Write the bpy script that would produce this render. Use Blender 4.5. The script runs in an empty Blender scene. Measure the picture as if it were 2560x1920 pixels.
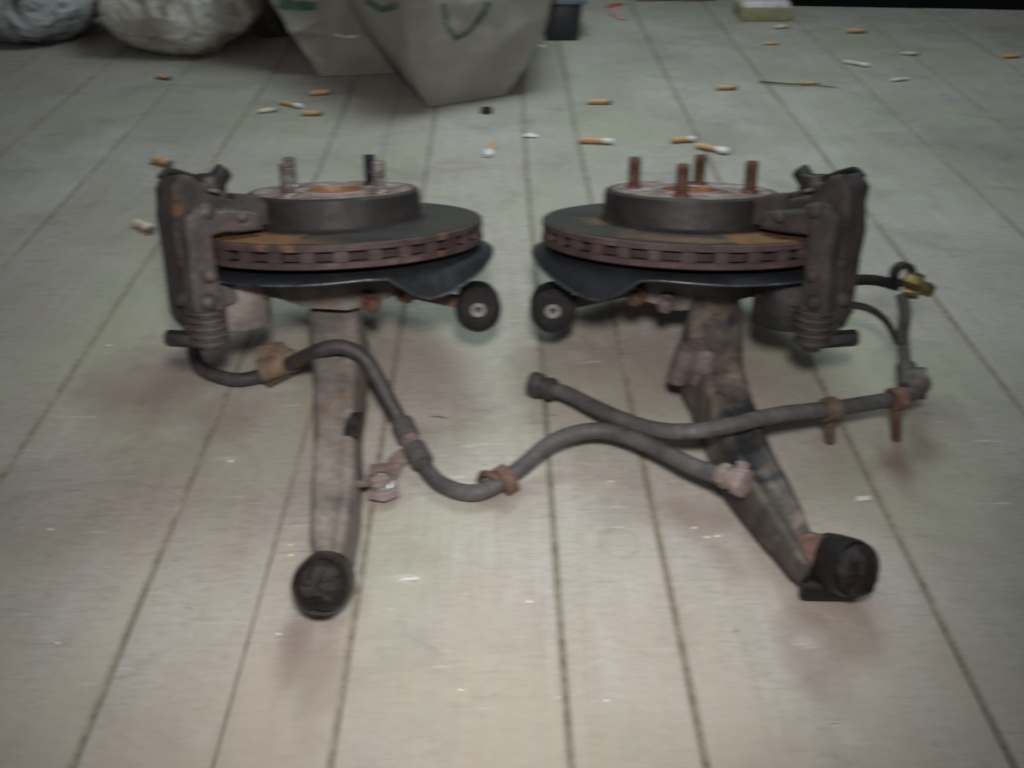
import bpy, bmesh, math, random
from mathutils import Vector, Matrix, noise
from mathutils.bvhtree import BVHTree
random.seed(7)
SC = bpy.context.scene
COL = SC.collection
V = Vector
rad = math.radians

# ---------------------------------------------------------------- camera, world, lamps, exposure
PSI = math.asin(39 / 2741.0); PIT = math.atan(1613 / 2216.0)
CAMZ = 0.62; FPX = 2216.0; SP = 2560 / 2212.0
FWD = V((math.sin(PSI) * math.cos(PIT), math.cos(PSI) * math.cos(PIT), -math.sin(PIT)))
RGT = V((math.cos(PSI), -math.sin(PSI), 0)); UPV = RGT.cross(FWD); CPOS = V((0, 0, CAMZ))
cd = bpy.data.cameras.new('camera'); cam = bpy.data.objects.new('camera', cd); COL.objects.link(cam)
cd.sensor_width = 36; cd.lens = 36 * FPX / 2560; cd.clip_start = 0.02; cd.clip_end = 60
cam.matrix_world = Matrix((
    (RGT.x, UPV.x, -FWD.x, 0), (RGT.y, UPV.y, -FWD.y, 0), (RGT.z, UPV.z, -FWD.z, CAMZ), (0, 0, 0, 1)))
cd.dof.use_dof = True; cd.dof.focus_distance = 0.20; cd.dof.aperture_fstop = 95.0; cd.dof.aperture_ratio = 0.14
SC.camera = cam
W = bpy.data.worlds.new('World'); SC.world = W; W.use_nodes = True
W.node_tree.nodes['Background'].inputs[0].default_value = (0.96, 0.90, 1.0, 1)
W.node_tree.nodes['Background'].inputs[1].default_value = 0.15
def lamp(name, loc, target, size, energy, col, size_y=None):
    l = bpy.data.lights.new(name, 'AREA'); l.energy = energy; l.color = col; l.size = size
    if size_y: l.shape = 'RECTANGLE'; l.size_y = size_y
    o = bpy.data.objects.new(name, l); COL.objects.link(o); o.location = loc
    o.rotation_euler = (V(target) - V(loc)).to_track_quat('-Z', 'Y').to_euler(); return o
lamp('ceiling_lamp', (0.22, 1.75, 1.35), (0.22, 1.75, 0), 0.6, 13.0, (0.82, 1.0, 1.0))
sl = bpy.data.lights.new('torch_lamp', 'SPOT'); sl.energy = 46; sl.color = (1.0, 0.955, 0.93); sl.spot_size = rad(70); sl.spot_blend = 1.0; sl.shadow_soft_size = 0.05
so = bpy.data.objects.new('torch_lamp', sl); COL.objects.link(so); so.location = (0.02, 0.02, 0.78)
so.rotation_euler = (V((-0.035, 0.80, 0)) - so.location).to_track_quat('-Z', 'Y').to_euler()
SC.view_settings.view_transform = 'Standard'; SC.view_settings.look = 'None'
SC.view_settings.exposure = 0.0; SC.view_settings.gamma = 1.0
SC.render.engine = 'CYCLES'

# real places from sight lines: on a plane z=h, or on a plane y=Y
def ray(x, y):
    return FWD * FPX + RGT * (x * SP - 1280) - UPV * (y * SP - 960)
def P(x, y, h=0.0):
    d = ray(x, y); return CPOS + d * ((h - CAMZ) / d.z)
def PY(x, y, Y):
    d = ray(x, y); return CPOS + d * (Y / d.y)
def kpx(q):  # metres per picture unit at a place
    return (V(q) - CPOS).dot(FWD) / (FPX / SP)

# ---------------------------------------------------------------- materials
class NT:
    def __init__(s, name):
        s.m = bpy.data.materials.new(name); s.m.use_nodes = True; s.t = s.m.node_tree
        s.b = s.t.nodes['Principled BSDF']; s.tc = s.t.nodes.new('ShaderNodeTexCoord')
    def n(s, typ, **kw):
        o = s.t.nodes.new(typ)
        for k, v in kw.items():
            if k.startswith('i_'):
                key = k[2:]; o.inputs[int(key) if key.isdigit() else key].default_value = v
            else: setattr(o, k, v)
        return o
    def l(s, a, b): s.t.links.new(a, b)
    def co(s, scale=(1, 1, 1)):
        mp = s.n('ShaderNodeMapping'); mp.inputs['Scale'].default_value = scale
        s.l(s.tc.outputs['Object'], mp.inputs['Vector']); return mp.outputs['Vector']
    def noise(s, scale, detail=4, rough=0.6, dist=0.0, sc=(1, 1, 1)):
        o = s.n('ShaderNodeTexNoise'); o.inputs['Scale'].default_value = scale; o.inputs['Detail'].default_value = detail
        o.inputs['Roughness'].default_value = rough; o.inputs['Distortion'].default_value = dist
        s.l(s.co(sc), o.inputs['Vector']); return o.outputs['Fac']
    def ramp(s, fac, stops):
        o = s.n('ShaderNodeValToRGB'); e = o.color_ramp.elements
        while len(e) < len(stops): e.new(0.5)
        for q, (p, c) in zip(e, stops):
            q.position = p; q.color = (*c, 1) if isinstance(c, tuple) else (c, c, c, 1)
        s.l(fac, o.inputs['Fac']); return o.outputs['Color']
    def mix(s, fac, a, b):
        o = s.n('ShaderNodeMix', data_type='RGBA')
        for sock, v in ((o.inputs[0], fac), (o.inputs[6], a), (o.inputs[7], b)):
            if isinstance(v, bpy.types.NodeSocket): s.l(v, sock)
            elif isinstance(v, tuple): sock.default_value = (*v, 1)
            else: sock.default_value = v
        return o.outputs[2]
    def math(s, op, a, b=0.0):
        o = s.n('ShaderNodeMath', operation=op)
        for sock, v in ((o.inputs[0], a), (o.inputs[1], b)):
            if isinstance(v, bpy.types.NodeSocket): s.l(v, sock)
            else: sock.default_value = v
        return o.outputs[0]
    def bump(s, fac, strength, dist=0.001):
        o = s.n('ShaderNodeBump'); o.inputs['Strength'].default_value = strength; o.inputs['Distance'].default_value = dist
        s.l(fac, o.inputs['Height']); s.l(o.outputs['Normal'], s.b.inputs['Normal'])

def mat(name, c1, c2, c3=None, scale=30, rough=(0.5, 0.8), metal=0.0, bump=0.4, bscale=160, spots=None, spec=None, sc=(1, 1, 1), fine=0.8, bdist=0.0015):
    t = NT(name)
    st = [(0.34, c1), (0.56, c2)] + ([(0.70, c3)] if c3 else [])
    col = t.ramp(t.noise(scale, 6, 0.65, 0.3, sc), st)
    fv = t.ramp(t.noise(scale * 5.5, 4, 0.7, 0.2), [(0.32, (0.62, 0.60, 0.60)), (0.50, (1.0, 1.0, 1.0)), (0.70, (1.32, 1.32, 1.34))])
    mu = t.n('ShaderNodeMix', data_type='RGBA', blend_type='MULTIPLY'); mu.inputs[0].default_value = fine
    t.l(col, mu.inputs[6]); t.l(fv, mu.inputs[7]); col = mu.outputs[2]
    if spots:  # (colour, scale, threshold)
        m = t.ramp(t.noise(spots[1], 5, 0.6, 0.5), [(spots[2], 0.0), (spots[2] + 0.09, 1.0)])
        col = t.mix(m, col, spots[0])
    t.l(col, t.b.inputs['Base Color'])
    r = t.n('ShaderNodeMapRange'); r.inputs['To Min'].default_value = rough[0]; r.inputs['To Max'].default_value = rough[1]
    r.inputs['From Min'].default_value = 0.3; r.inputs['From Max'].default_value = 0.7
    t.l(t.noise(scale * 1.7, 4), r.inputs['Value']); t.l(r.outputs[0], t.b.inputs['Roughness'])
    t.b.inputs['Metallic'].default_value = metal
    if spec is not None: t.b.inputs['Specular IOR Level'].default_value = spec
    if bump: t.bump(t.noise(bscale, 5, 0.7), bump, bdist)
    return t.m

M = {}
M['cast'] = mat('dusty_cast_iron', (0.0224, 0.0188, 0.0179), (0.0470, 0.0394, 0.0367), (0.0717, 0.0605, 0.0560), 26, (0.55, 0.85), 0.15, 0.6, 190, ((0.12, 0.062, 0.035), 14, 0.62))
M['cast_light'] = mat('pale_dusty_iron', (0.0468, 0.0390, 0.0370), (0.0819, 0.0682, 0.0644), (0.1170, 0.1014, 0.0975), 30, (0.45, 0.75), 0.2, 0.5, 190, ((0.10, 0.06, 0.045), 18, 0.6))
M['dark_iron'] = mat('dark_oily_iron', (0.012, 0.011, 0.012), (0.028, 0.024, 0.024), (0.06, 0.05, 0.046), 34, (0.35, 0.6), 0.2, 0.6, 200)
M['hat'] = mat('brown_black_hat_iron', (0.0099, 0.0075, 0.0075), (0.0168, 0.0129, 0.0129), (0.0273, 0.0198, 0.0188), 22, (0.5, 0.75), 0.15, 0.35, 220, ((0.075, 0.036, 0.024), 11, 0.66), sc=(1, 1, 3))
M['hat_face'] = mat('flaking_hub_face', (0.15, 0.075, 0.062), (0.29, 0.235, 0.225), (0.52, 0.49, 0.50), 34, (0.4, 0.7), 0.25, 0.6, 150, ((0.30, 0.20, 0.09), 26, 0.60))
M['rust_hole'] = mat('orange_rust_bore', (0.14, 0.062, 0.03), (0.24, 0.12, 0.055), (0.32, 0.18, 0.08), 60, (0.7, 0.9), 0.0, 0.5, 240)
M['edge'] = mat('rusty_rotor_edge', (0.0302, 0.0174, 0.0180), (0.0534, 0.0325, 0.0325), (0.0870, 0.0580, 0.0534), 24, (0.6, 0.85), 0.1, 0.6, 200, ((0.20, 0.10, 0.055), 16, 0.60), sc=(1, 1, 2))
M['vent'] = mat('dark_vent_rust', (0.0154, 0.0084, 0.0098), (0.0322, 0.0182, 0.0196), None, 60, (0.8, 0.9), 0, 0.4)
M['shield'] = mat('black_painted_shield', (0.009, 0.011, 0.013), (0.014, 0.016, 0.019), (0.03, 0.033, 0.036), 18, (0.36, 0.55), 0.0, 0.15, 120)
M['shield_rim'] = mat('shield_rim_highlight', (0.012, 0.015, 0.019), (0.045, 0.055, 0.066), (0.10, 0.115, 0.13), 30, (0.3, 0.5), 0.2, 0.3)  # bluish edge highlight painted into the rim colour
M['rubber'] = mat('black_rubber', (0.006, 0.0055, 0.0055), (0.011, 0.010, 0.010), (0.022, 0.019, 0.018), 40, (0.6, 0.85), 0.0, 0.6, 200, spec=0.25)
M['sleeve'] = mat('pale_dusty_sleeve', (0.1350, 0.1260, 0.1170), (0.2025, 0.1935, 0.1800), None, 60, (0.7, 0.85), 0.1, 0.3)
M['oily'] = mat('wet_oily_rubber', (0.004, 0.0033, 0.003), (0.009, 0.0065, 0.0055), (0.022, 0.013, 0.010), 34, (0.22, 0.5), 0.0, 1.0, 260, spec=0.35)
M['arm'] = mat('worn_arm_steel', (0.0842, 0.0745, 0.0648), (0.1750, 0.1523, 0.1328), (0.2333, 0.2074, 0.1879), 13, (0.5, 0.8), 0.1, 0.4, 150, ((0.19, 0.12, 0.06), 15, 0.63))
M['arm_grease'] = mat('greasy_arm_steel', (0.0158, 0.0166, 0.0180), (0.0792, 0.0662, 0.0540), (0.1800, 0.1476, 0.1224), 15, (0.35, 0.7), 0.15, 0.5, 150, ((0.02, 0.022, 0.026), 12, 0.56))
M['lug'] = mat('dull_pinkish_casting', (0.0756, 0.0567, 0.0513), (0.1188, 0.0972, 0.0907), (0.1674, 0.1458, 0.1377), 24, (0.55, 0.8), 0.1, 0.6, 150, ((0.20, 0.13, 0.07), 18, 0.60))
M['rust'] = mat('brown_rust', (0.0700, 0.0350, 0.0252), (0.1330, 0.0735, 0.0525), (0.2100, 0.1400, 0.1120), 40, (0.65, 0.9), 0.05, 0.6, 220)
M['pink_rust'] = mat('pale_pink_rust', (0.1496, 0.1084, 0.0972), (0.2319, 0.1832, 0.1683), (0.3291, 0.2842, 0.2655), 40, (0.5, 0.8), 0.1, 0.5, 220)
M['bracket'] = mat('ochre_rust_bracket', (0.0800, 0.0576, 0.0400), (0.1520, 0.1080, 0.0680), (0.2080, 0.1600, 0.1200), 46, (0.6, 0.85), 0.1, 0.5, 220)
M['cable'] = mat('dusty_grey_cable', (0.0416, 0.0393, 0.0393), (0.0719, 0.0673, 0.0658), (0.1135, 0.1060, 0.1022), 30, (0.55, 0.8), 0.0, 0.3, 260, ((0.13, 0.085, 0.065), 16, 0.66))
M['cable_dark'] = mat('dark_grey_cable', (0.0216, 0.0194, 0.0194), (0.0418, 0.0374, 0.0360), (0.0720, 0.0648, 0.0619), 30, (0.5, 0.75), 0.0, 0.3, 260)
M['steel'] = mat('bright_worn_steel', (0.42, 0.40, 0.39), (0.62, 0.60, 0.58), None, 60, (0.2, 0.4), 0.9, 0.2)
M['stud'] = mat('grey_stud_steel', (0.10, 0.08, 0.075), (0.26, 0.23, 0.22), (0.46, 0.43, 0.42), 90, (0.3, 0.55), 0.6, 0.4)
M['stud_dark'] = mat('blackened_stud', (0.018, 0.018, 0.02), (0.05, 0.05, 0.055), (0.20, 0.2, 0.2), 90, (0.25, 0.45), 0.6, 0.4)
M['stud_rust'] = mat('rusty_stud', (0.0638, 0.0298, 0.0213), (0.1190, 0.0638, 0.0425), (0.2040, 0.1360, 0.1020), 90, (0.45, 0.7), 0.25, 0.5)
M['brass'] = mat('dirty_brass', (0.0845, 0.0683, 0.0292), (0.1950, 0.1625, 0.0650), (0.2730, 0.2405, 0.1300), 70, (0.3, 0.5), 0.7, 0.3)
M['filter'] = mat('orange_filter_paper', (0.4300, 0.2580, 0.1290), (0.5332, 0.3440, 0.1892), (0.5676, 0.4042, 0.2580), 200, (0.8, 0.9), 0, 0.3, 400)
M['pale_filter'] = mat('pale_soaked_paper', (0.50, 0.42, 0.30), (0.62, 0.54, 0.42), None, 200, (0.8, 0.9), 0, 0.3, 400)
M['paper'] = mat('white_cigarette_paper', (0.5270, 0.5270, 0.5100), (0.6630, 0.6630, 0.6545), None, 160, (0.8, 0.9), 0, 0.3, 400)
M['ash'] = mat('burnt_ash', (0.05, 0.045, 0.04), (0.16, 0.15, 0.14), None, 300, (0.9, 0.95), 0, 0.6, 500)
M['black'] = mat('flat_black_gap', (0.004, 0.004, 0.0045), (0.007, 0.007, 0.008), None, 6, (0.8, 0.9), 0, 0.1, spec=0.1)
M['bin'] = mat('black_plastic', (0.006, 0.008, 0.010), (0.010, 0.012, 0.015), None, 12, (0.35, 0.5), 0, 0.1)
M['bin_top'] = mat('slate_blue_plastic', (0.075, 0.095, 0.12), (0.10, 0.125, 0.155), None, 12, (0.35, 0.5), 0, 0.1)
M['carton'] = mat('yellowed_card', (0.25, 0.205, 0.105), (0.33, 0.28, 0.15), (0.39, 0.34, 0.22), 30, (0.6, 0.8), 0, 0.2)
M['foil'] = mat('crinkled_clear_film', (0.45, 0.42, 0.40), (0.65, 0.62, 0.6), (0.34, 0.26, 0.24), 40, (0.15, 0.35), 0, 0.8, 60)
M['brown_card'] = mat('brown_card', (0.13, 0.085, 0.05), (0.19, 0.125, 0.075), None, 20, (0.7, 0.9), 0, 0.2)
M['red'] = mat('red_tape', (0.36, 0.06, 0.04), (0.46, 0.10, 0.07), None, 30, (0.5, 0.7), 0, 0.2)
M['pale_red'] = mat('faded_red_tape', (0.42, 0.22, 0.19), (0.5, 0.30, 0.26), None, 30, (0.5, 0.7), 0, 0.2)
M['green'] = mat('faded_green_print', (0.035, 0.095, 0.065), (0.075, 0.135, 0.10), (0.17, 0.185, 0.15), 45, (0.6, 0.8), 0, 0.2)
M['twig'] = mat('dry_twig', (0.07, 0.05, 0.035), (0.13, 0.09, 0.06), None, 80, (0.8, 0.9), 0, 0.4)
M['sack'] = mat('beige_woven_sack', (0.225, 0.215, 0.185), (0.305, 0.292, 0.255), (0.385, 0.372, 0.335), 4, (0.40, 0.6), 0, 0.35, 9, fine=0.05, bdist=0.010)
M['film'] = mat('cloudy_white_plastic', (0.33, 0.29, 0.21), (0.56, 0.54, 0.48), (0.73, 0.74, 0.73), 7, (0.28, 0.5), 0, 0.5, 9, ((0.22, 0.18, 0.10), 6, 0.58), fine=0.12, bdist=0.014)
M['film2'] = mat('thin_white_plastic', (0.20, 0.175, 0.15), (0.54, 0.56, 0.57), (0.72, 0.76, 0.79), 7, (0.25, 0.45), 0, 0.5, 9, ((0.10, 0.08, 0.065), 7, 0.56), fine=0.12, bdist=0.014)
M['brown_bag_or_shadow'] = mat('dark_brown_bag', (0.045, 0.038, 0.032), (0.075, 0.064, 0.054), None, 8, (0.5, 0.7), 0, 0.3, 60, fine=0.12)

def plank_mat():
    t = NT('worn_painted_board')
    oi = t.n('ShaderNodeObjectInfo')
    base = t.ramp(t.noise(2.3, 6, 0.6, 0.4), [(0.30, (0.275, 0.262, 0.234)), (0.52, (0.385, 0.366, 0.340)), (0.72, (0.460, 0.440, 0.420))])
    tint = t.ramp(oi.outputs['Random'], [(0.0, (0.94, 0.935, 0.91)), (1.0, (1.05, 1.05, 1.05))])
    mu = t.n('ShaderNodeMix', data_type='RGBA', blend_type='MULTIPLY'); mu.inputs[0].default_value = 1
    t.l(base, mu.inputs[6]); t.l(tint, mu.inputs[7]); col = mu.outputs[2]
    # grain along the boards, fine
    g = t.ramp(t.noise(9, 7, 0.75, 0.8, (9, 0.35, 1)), [(0.38, 0.0), (0.66, 1.0)])
    gv = t.ramp(t.noise(3.1, 3), [(0.35, 0.15), (0.65, 0.62)])
    col = t.mix(t.math('MULTIPLY', g, gv), col, (0.275, 0.225, 0.160))
    # cross scuffs left by dragged things
    s = t.ramp(t.noise(24, 4, 0.6, 0.2, (0.7, 7, 1)), [(0.60, 0.0), (0.74, 1.0)])
    col = t.mix(t.math('MULTIPLY', s, 0.55), col, (0.20, 0.185, 0.165))
    s2 = t.ramp(t.noise(17, 3, 0.5, 0.4, (0.8, 6, 1)), [(0.685, 0.0), (0.735, 1.0)])
    col = t.mix(t.math('MULTIPLY', s2, 0.55), col, (0.55, 0.55, 0.55))
    ft = t.ramp(t.noise(140, 4, 0.75, 0.1, (0.45, 1.3, 1)), [(0.30, (0.80, 0.79, 0.78)), (0.5, (1, 1, 1)), (0.70, (1.14, 1.14, 1.15))])
    mu = t.n('ShaderNodeMix', data_type='RGBA', blend_type='MULTIPLY'); mu.inputs[0].default_value = 0.75
    t.l(col, mu.inputs[6]); t.l(ft, mu.inputs[7]); col = mu.outputs[2]
    # dark specks
    sp = t.ramp(t.noise(62, 4, 0.6, 0.6, (0.55, 1.6, 1)), [(0.68, 0.0), (0.74, 1.0)])
    col = t.mix(t.math('MULTIPLY', sp, 0.75), col, (0.085, 0.078, 0.075))
    # greenish wear patches
    gp = t.ramp(t.noise(3.4, 5, 0.6, 0.6), [(0.47, 0.0), (0.64, 1.0)])
    col = t.mix(t.math('MULTIPLY', gp, 0.62), col, (0.315, 0.335, 0.235))
    dp = t.ramp(t.noise(7.5, 7, 0.72, 0.9, (0.8, 1.2, 1)), [(0.51, 0.0), (0.66, 1.0)])
    col = t.mix(t.math('MULTIPLY', dp, 0.34), col, (0.175, 0.155, 0.135))
    # rust stains mixed with painted shade under and beside the hubs (centre, radii, strength)
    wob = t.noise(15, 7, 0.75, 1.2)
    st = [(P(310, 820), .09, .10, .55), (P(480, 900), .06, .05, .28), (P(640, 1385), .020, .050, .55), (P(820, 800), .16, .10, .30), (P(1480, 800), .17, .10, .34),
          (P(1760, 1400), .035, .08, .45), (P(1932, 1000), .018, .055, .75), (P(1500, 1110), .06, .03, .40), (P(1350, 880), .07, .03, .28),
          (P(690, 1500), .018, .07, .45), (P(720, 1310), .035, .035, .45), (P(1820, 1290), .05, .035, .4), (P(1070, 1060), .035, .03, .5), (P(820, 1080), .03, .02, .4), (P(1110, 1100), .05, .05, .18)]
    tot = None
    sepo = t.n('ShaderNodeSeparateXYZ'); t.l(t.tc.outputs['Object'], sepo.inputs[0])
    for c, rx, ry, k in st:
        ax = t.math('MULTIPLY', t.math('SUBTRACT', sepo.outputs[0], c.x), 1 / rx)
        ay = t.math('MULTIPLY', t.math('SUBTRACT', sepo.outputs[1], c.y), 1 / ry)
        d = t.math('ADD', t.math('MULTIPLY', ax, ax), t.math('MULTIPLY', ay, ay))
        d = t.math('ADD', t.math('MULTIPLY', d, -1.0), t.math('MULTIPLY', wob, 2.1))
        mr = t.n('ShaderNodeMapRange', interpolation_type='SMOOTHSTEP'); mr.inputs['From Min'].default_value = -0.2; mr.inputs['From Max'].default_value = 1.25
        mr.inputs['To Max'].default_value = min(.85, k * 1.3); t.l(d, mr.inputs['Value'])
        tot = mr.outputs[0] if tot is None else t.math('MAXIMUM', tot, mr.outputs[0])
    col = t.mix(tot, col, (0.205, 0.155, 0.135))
    tw = None  # pale dust and spilt filler
    for c, rx, ry, k in [(P(600, 836), .055, .022, .75), (P(390, 925), .05, .035, .4), (P(490, 990), .028, .008, .7), (P(1245, 770), .035, .03, .45), (P(885, 1250), .03, .012, .6), (P(432, 1600), .012, .025, .6),
                         (P(1180, 1050), .05, .012, .5), (P(1740, 1385), .02, .012, .6), (P(700, 1560), .03, .02, .3), (P(1000, 1330), .10, .05, .2), (P(1390, 1480), .09, .06, .2)]:
        ax = t.math('MULTIPLY', t.math('SUBTRACT', sepo.outputs[0], c.x), 1 / rx); ay = t.math('MULTIPLY', t.math('SUBTRACT', sepo.outputs[1], c.y), 1 / ry)
        d = t.math('ADD', t.math('MULTIPLY', ax, ax), t.math('MULTIPLY', ay, ay))
        d = t.math('ADD', t.math('MULTIPLY', d, -1.0), t.math('MULTIPLY', s, 1.0))
        d = t.math('ADD', d, t.math('MULTIPLY', wob, 1.1))
        mr = t.n('ShaderNodeMapRange', interpolation_type='SMOOTHSTEP'); mr.inputs['From Min'].default_value = 0.0; mr.inputs['From Max'].default_value = 1.2
        mr.inputs['To Max'].default_value = k; t.l(d, mr.inputs['Value'])
        tw = mr.outputs[0] if tw is None else t.math('MAXIMUM', tw, mr.outputs[0])
    col = t.mix(tw, col, (0.56, 0.53, 0.53))
    # tan tone mixed into the boards, stronger towards the near end
    wn = t.math('ADD', t.math('MULTIPLY', sepo.outputs[1], -2.6), t.math('MULTIPLY', t.noise(5, 5, 0.65, 0.6, (2.4, 0.8, 1)), 2.2))
    mr = t.n('ShaderNodeMapRange', interpolation_type='SMOOTHSTEP'); mr.inputs['From Min'].default_value = -0.55; mr.inputs['From Max'].default_value = 0.35
    mr.inputs['To Max'].default_value = 0.55; t.l(wn, mr.inputs['Value'])
    col = t.mix(mr.outputs[0], col, (0.395, 0.335, 0.265))
    # old ring mark
    c = P(1338, 1172)
    ax = t.math('SUBTRACT', sepo.outputs[0], c.x); ay = t.math('SUBTRACT', sepo.outputs[1], c.y)
    rr = t.math('SQRT', t.math('ADD', t.math('MULTIPLY', ax, ax), t.math('MULTIPLY', ay, ay)))
    rr = t.math('ABSOLUTE', t.math('SUBTRACT', rr, 0.0185))
    rg = t.ramp(rr, [(0.0008, 0.35), (0.0022, 0.0)])
    col = t.mix(t.math('MULTIPLY', rg, wob), col, (0.16, 0.13, 0.11))
    t.l(col, t.b.inputs['Base Color'])
    r = t.ramp(t.noise(14, 4), [(0.3, 0.50), (0.7, 0.72)]); t.l(r, t.b.inputs['Roughness'])
    t.bump(t.noise(30, 6, 0.75, 0.2, (4, 0.5, 1)), 0.25, 0.0012)
    return t.m
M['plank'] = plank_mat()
M['groove'] = mat('groove_grime', (0.185, 0.163, 0.125), (0.255, 0.228, 0.18), (0.32, 0.295, 0.24), 16, (0.8, 0.95), 0, 0.4, 120)
M['under'] = mat('dirt_under_boards', (0.030, 0.026, 0.020), (0.055, 0.048, 0.038), None, 16, (0.9, 0.95), 0, 0.3)

# ---------------------------------------------------------------- mesh helpers
class MB:
    """collects shapes into one bmesh; mi = material slot of what is added next"""
    def __init__(s): s.bm = bmesh.new(); s.mi = 0
    def _add(s, verts, faces, bevel=0, seg=2, mi=None):
        b = bmesh.new(); vs = [b.verts.new(v) for v in verts]
        for f in faces:
            try: b.faces.new([vs[i] for i in f])
            except ValueError: pass
        bmesh.ops.remove_doubles(b, verts=b.verts, dist=1e-6)
        bmesh.ops.recalc_face_normals(b, faces=b.faces)
        if bevel:
            es = [e for e in b.edges if len(e.link_faces) == 2 and e.calc_face_angle(0) > 0.45]
            bmesh.ops.bevel(b, geom=es, offset=bevel, segments=seg, profile=0.6, affect='EDGES', clamp_overlap=True)
        m = bpy.data.meshes.new('t'); b.to_mesh(m); b.free()
        n0 = len(s.bm.faces); s.bm.from_mesh(m); bpy.data.meshes.remove(m); s.bm.faces.ensure_lookup_table()
        for f in s.bm.faces[n0:]: f.material_index = s.mi if mi is None else mi
        return s
    def prism(s, poly, tf, t0, t1, bevel=0, seg=2):
        """poly of (a,b) carried from t0 to t1 through tf(a,b,t)"""
        n = len(poly); v = [tf(a, b, t0) for a, b in poly] + [tf(a, b, t1) for a, b in poly]
        f = [tuple(range(n)), tuple(range(2 * n - 1, n - 1, -1))] + [(i, (i + 1) % n, n + (i + 1) % n, n + i) for i in range(n)]
        return s._add(v, f, bevel, seg)
    def loft(s, rings, bevel=0, cap=True, seg=2):
        n = len(rings[0]); v = [q for r in rings for q in r]; f = []
        for k in range(len(rings) - 1):
            for i in range(n):
                j = (i + 1) % n; f.append((k * n + i, k * n + j, (k + 1) * n + j, (k + 1) * n + i))
        if cap: f += [tuple(range(n - 1, -1, -1)), tuple(range((len(rings) - 1) * n, len(rings) * n))]
        return s._add(v, f, bevel, seg)
    def lathe(s, prof, tf, seg=40, closed=False):
        """prof of (r,u) turned round the u axis through tf(x,u,d)"""
        rings = [[tf(r * math.cos(2 * math.pi * i / seg), u, r * math.sin(2 * math.pi * i / seg)) for i in range(seg)] for r, u in prof]
        n = seg; v = [q for r in rings for q in r]; f = []
        m = len(rings) if closed else len(rings) - 1
        for k in range(m):
            k2 = (k + 1) % len(rings)
            for i in range(n):
                j = (i + 1) % n; f.append((k * n + i, k * n + j, k2 * n + j, k2 * n + i))
        return s._add(v, f)
    def tube(s, pts, r, seg=14, cap=True, sub=6):
        pts = smooth(pts, sub) if sub else [V(p) for p in pts]
        n = len(pts); rs = r if isinstance(r, (list, tuple)) else None
        def R(i):
            if rs is None: return r
            x = i / (n - 1) * (len(rs) - 1); a = int(min(x, len(rs) - 2)); return rs[a] + (rs[a + 1] - rs[a]) * (x - a)
        up = V((0, 0, 1)); rings = []; prev = None
        for i, p in enumerate(pts):
            t = (pts[min(i + 1, n - 1)] - pts[max(i - 1, 0)]).normalized()
            if prev is None:
                a = t.cross(up); a = (a if a.length > 0.05 else t.cross(V((1, 0, 0)))).normalized()
            else:
                a = (prev - t * prev.dot(t)).normalized()
            prev = a; b = t.cross(a)
            rings.append([p + (a * math.cos(q) + b * math.sin(q)) * R(i) for q in [2 * math.pi * j / seg for j in range(seg)]])
        return s.loft(rings, cap=cap)
    def cyl(s, a, b, r, seg=24, bevel=0.0, r2=None):
        a, b = V(a), V(b); t = (b - a).normalized(); x = t.cross(V((0, 0, 1)))
        x = (x if x.length > 0.05 else t.cross(V((1, 0, 0)))).normalized(); y = t.cross(x)
        rg = lambda c, q: [c + (x * math.cos(2 * math.pi * i / seg) + y * math.sin(2 * math.pi * i / seg)) * q for i in range(seg)]
        return s.loft([rg(a, r), rg(b, r2 or r)], bevel)
    def ring(s, c, ax, prof, seg=36):
        """closed profile of (r,t) turned round the axis ax at c"""
        c, t = V(c), V(ax).normalized(); x = t.cross(V((0, 0, 1)))
        x = (x if x.length > 0.05 else t.cross(V((1, 0, 0)))).normalized(); y = t.cross(x)
        return s.lathe(prof, lambda a, u, d: c + x * a + y * d + t * u, seg, True)
    def rough(s, amp, scale=30):
        for v in s.bm.verts:
            d = noise.noise_vector(v.co * scale) * amp; v.co += d
        return s
    def sub(s, cuts=2):
        bmesh.ops.triangulate(s.bm, faces=[f for f in s.bm.faces if len(f.verts) > 4])
        bmesh.ops.subdivide_edges(s.bm, edges=s.bm.edges[:], cuts=cuts, use_grid_fill=True, smooth=0.0)
        for _ in range(2): bmesh.ops.smooth_vert(s.bm, verts=s.bm.verts, factor=0.35, use_axis_x=True, use_axis_y=True, use_axis_z=True)
        return s
    def ball(s, c, r, sc=(1, 1, 1)):
        c = V(c); return s.lathe([(max(r * math.sin(math.pi * i / 10), r * .01), -r * math.cos(math.pi * i / 10)) for i in range(11)], lambda x, u, d: c + V((x * sc[0], d * sc[1], u * sc[2])), 16)
    def build(s, name, m, parent=None, origin=None, smooth_deg=38):
        me = bpy.data.meshes.new(name); o = bpy.data.objects.new(name, me); COL.objects.link(o)
        org = V(origin) if origin is not None else (root_of(parent).location.copy() if parent else V((0, 0, 0)))
        bmesh.ops.translate(s.bm, verts=s.bm.verts, vec=-org)
        s.bm.to_mesh(me); s.bm.free()
        for q in (m if isinstance(m, (list, tuple)) else [m]): me.materials.append(q)
        for p in me.polygons: p.use_smooth = True
        me.set_sharp_from_angle(angle=rad(smooth_deg))
        if parent: o.parent = parent
        else: o.location = org
        return o
def root_of(o):
    while o.parent: o = o.parent
    return o
def smooth(pts, sub=6):
    p = [V(q) for q in pts]; p = [p[0] * 2 - p[1]] + p + [p[-1] * 2 - p[-2]]; out = []
    for i in range(1, len(p) - 2):
        for k in range(sub):
            t = k / sub; a, b, c, d = p[i - 1:i + 3]
            out.append(0.5 * ((2 * b) + (c - a) * t + (2 * a - 5 * b + 4 * c - d) * t * t + (3 * b - a - 3 * c + d) * t ** 3))
    out.append(p[-2]); return out
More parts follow.
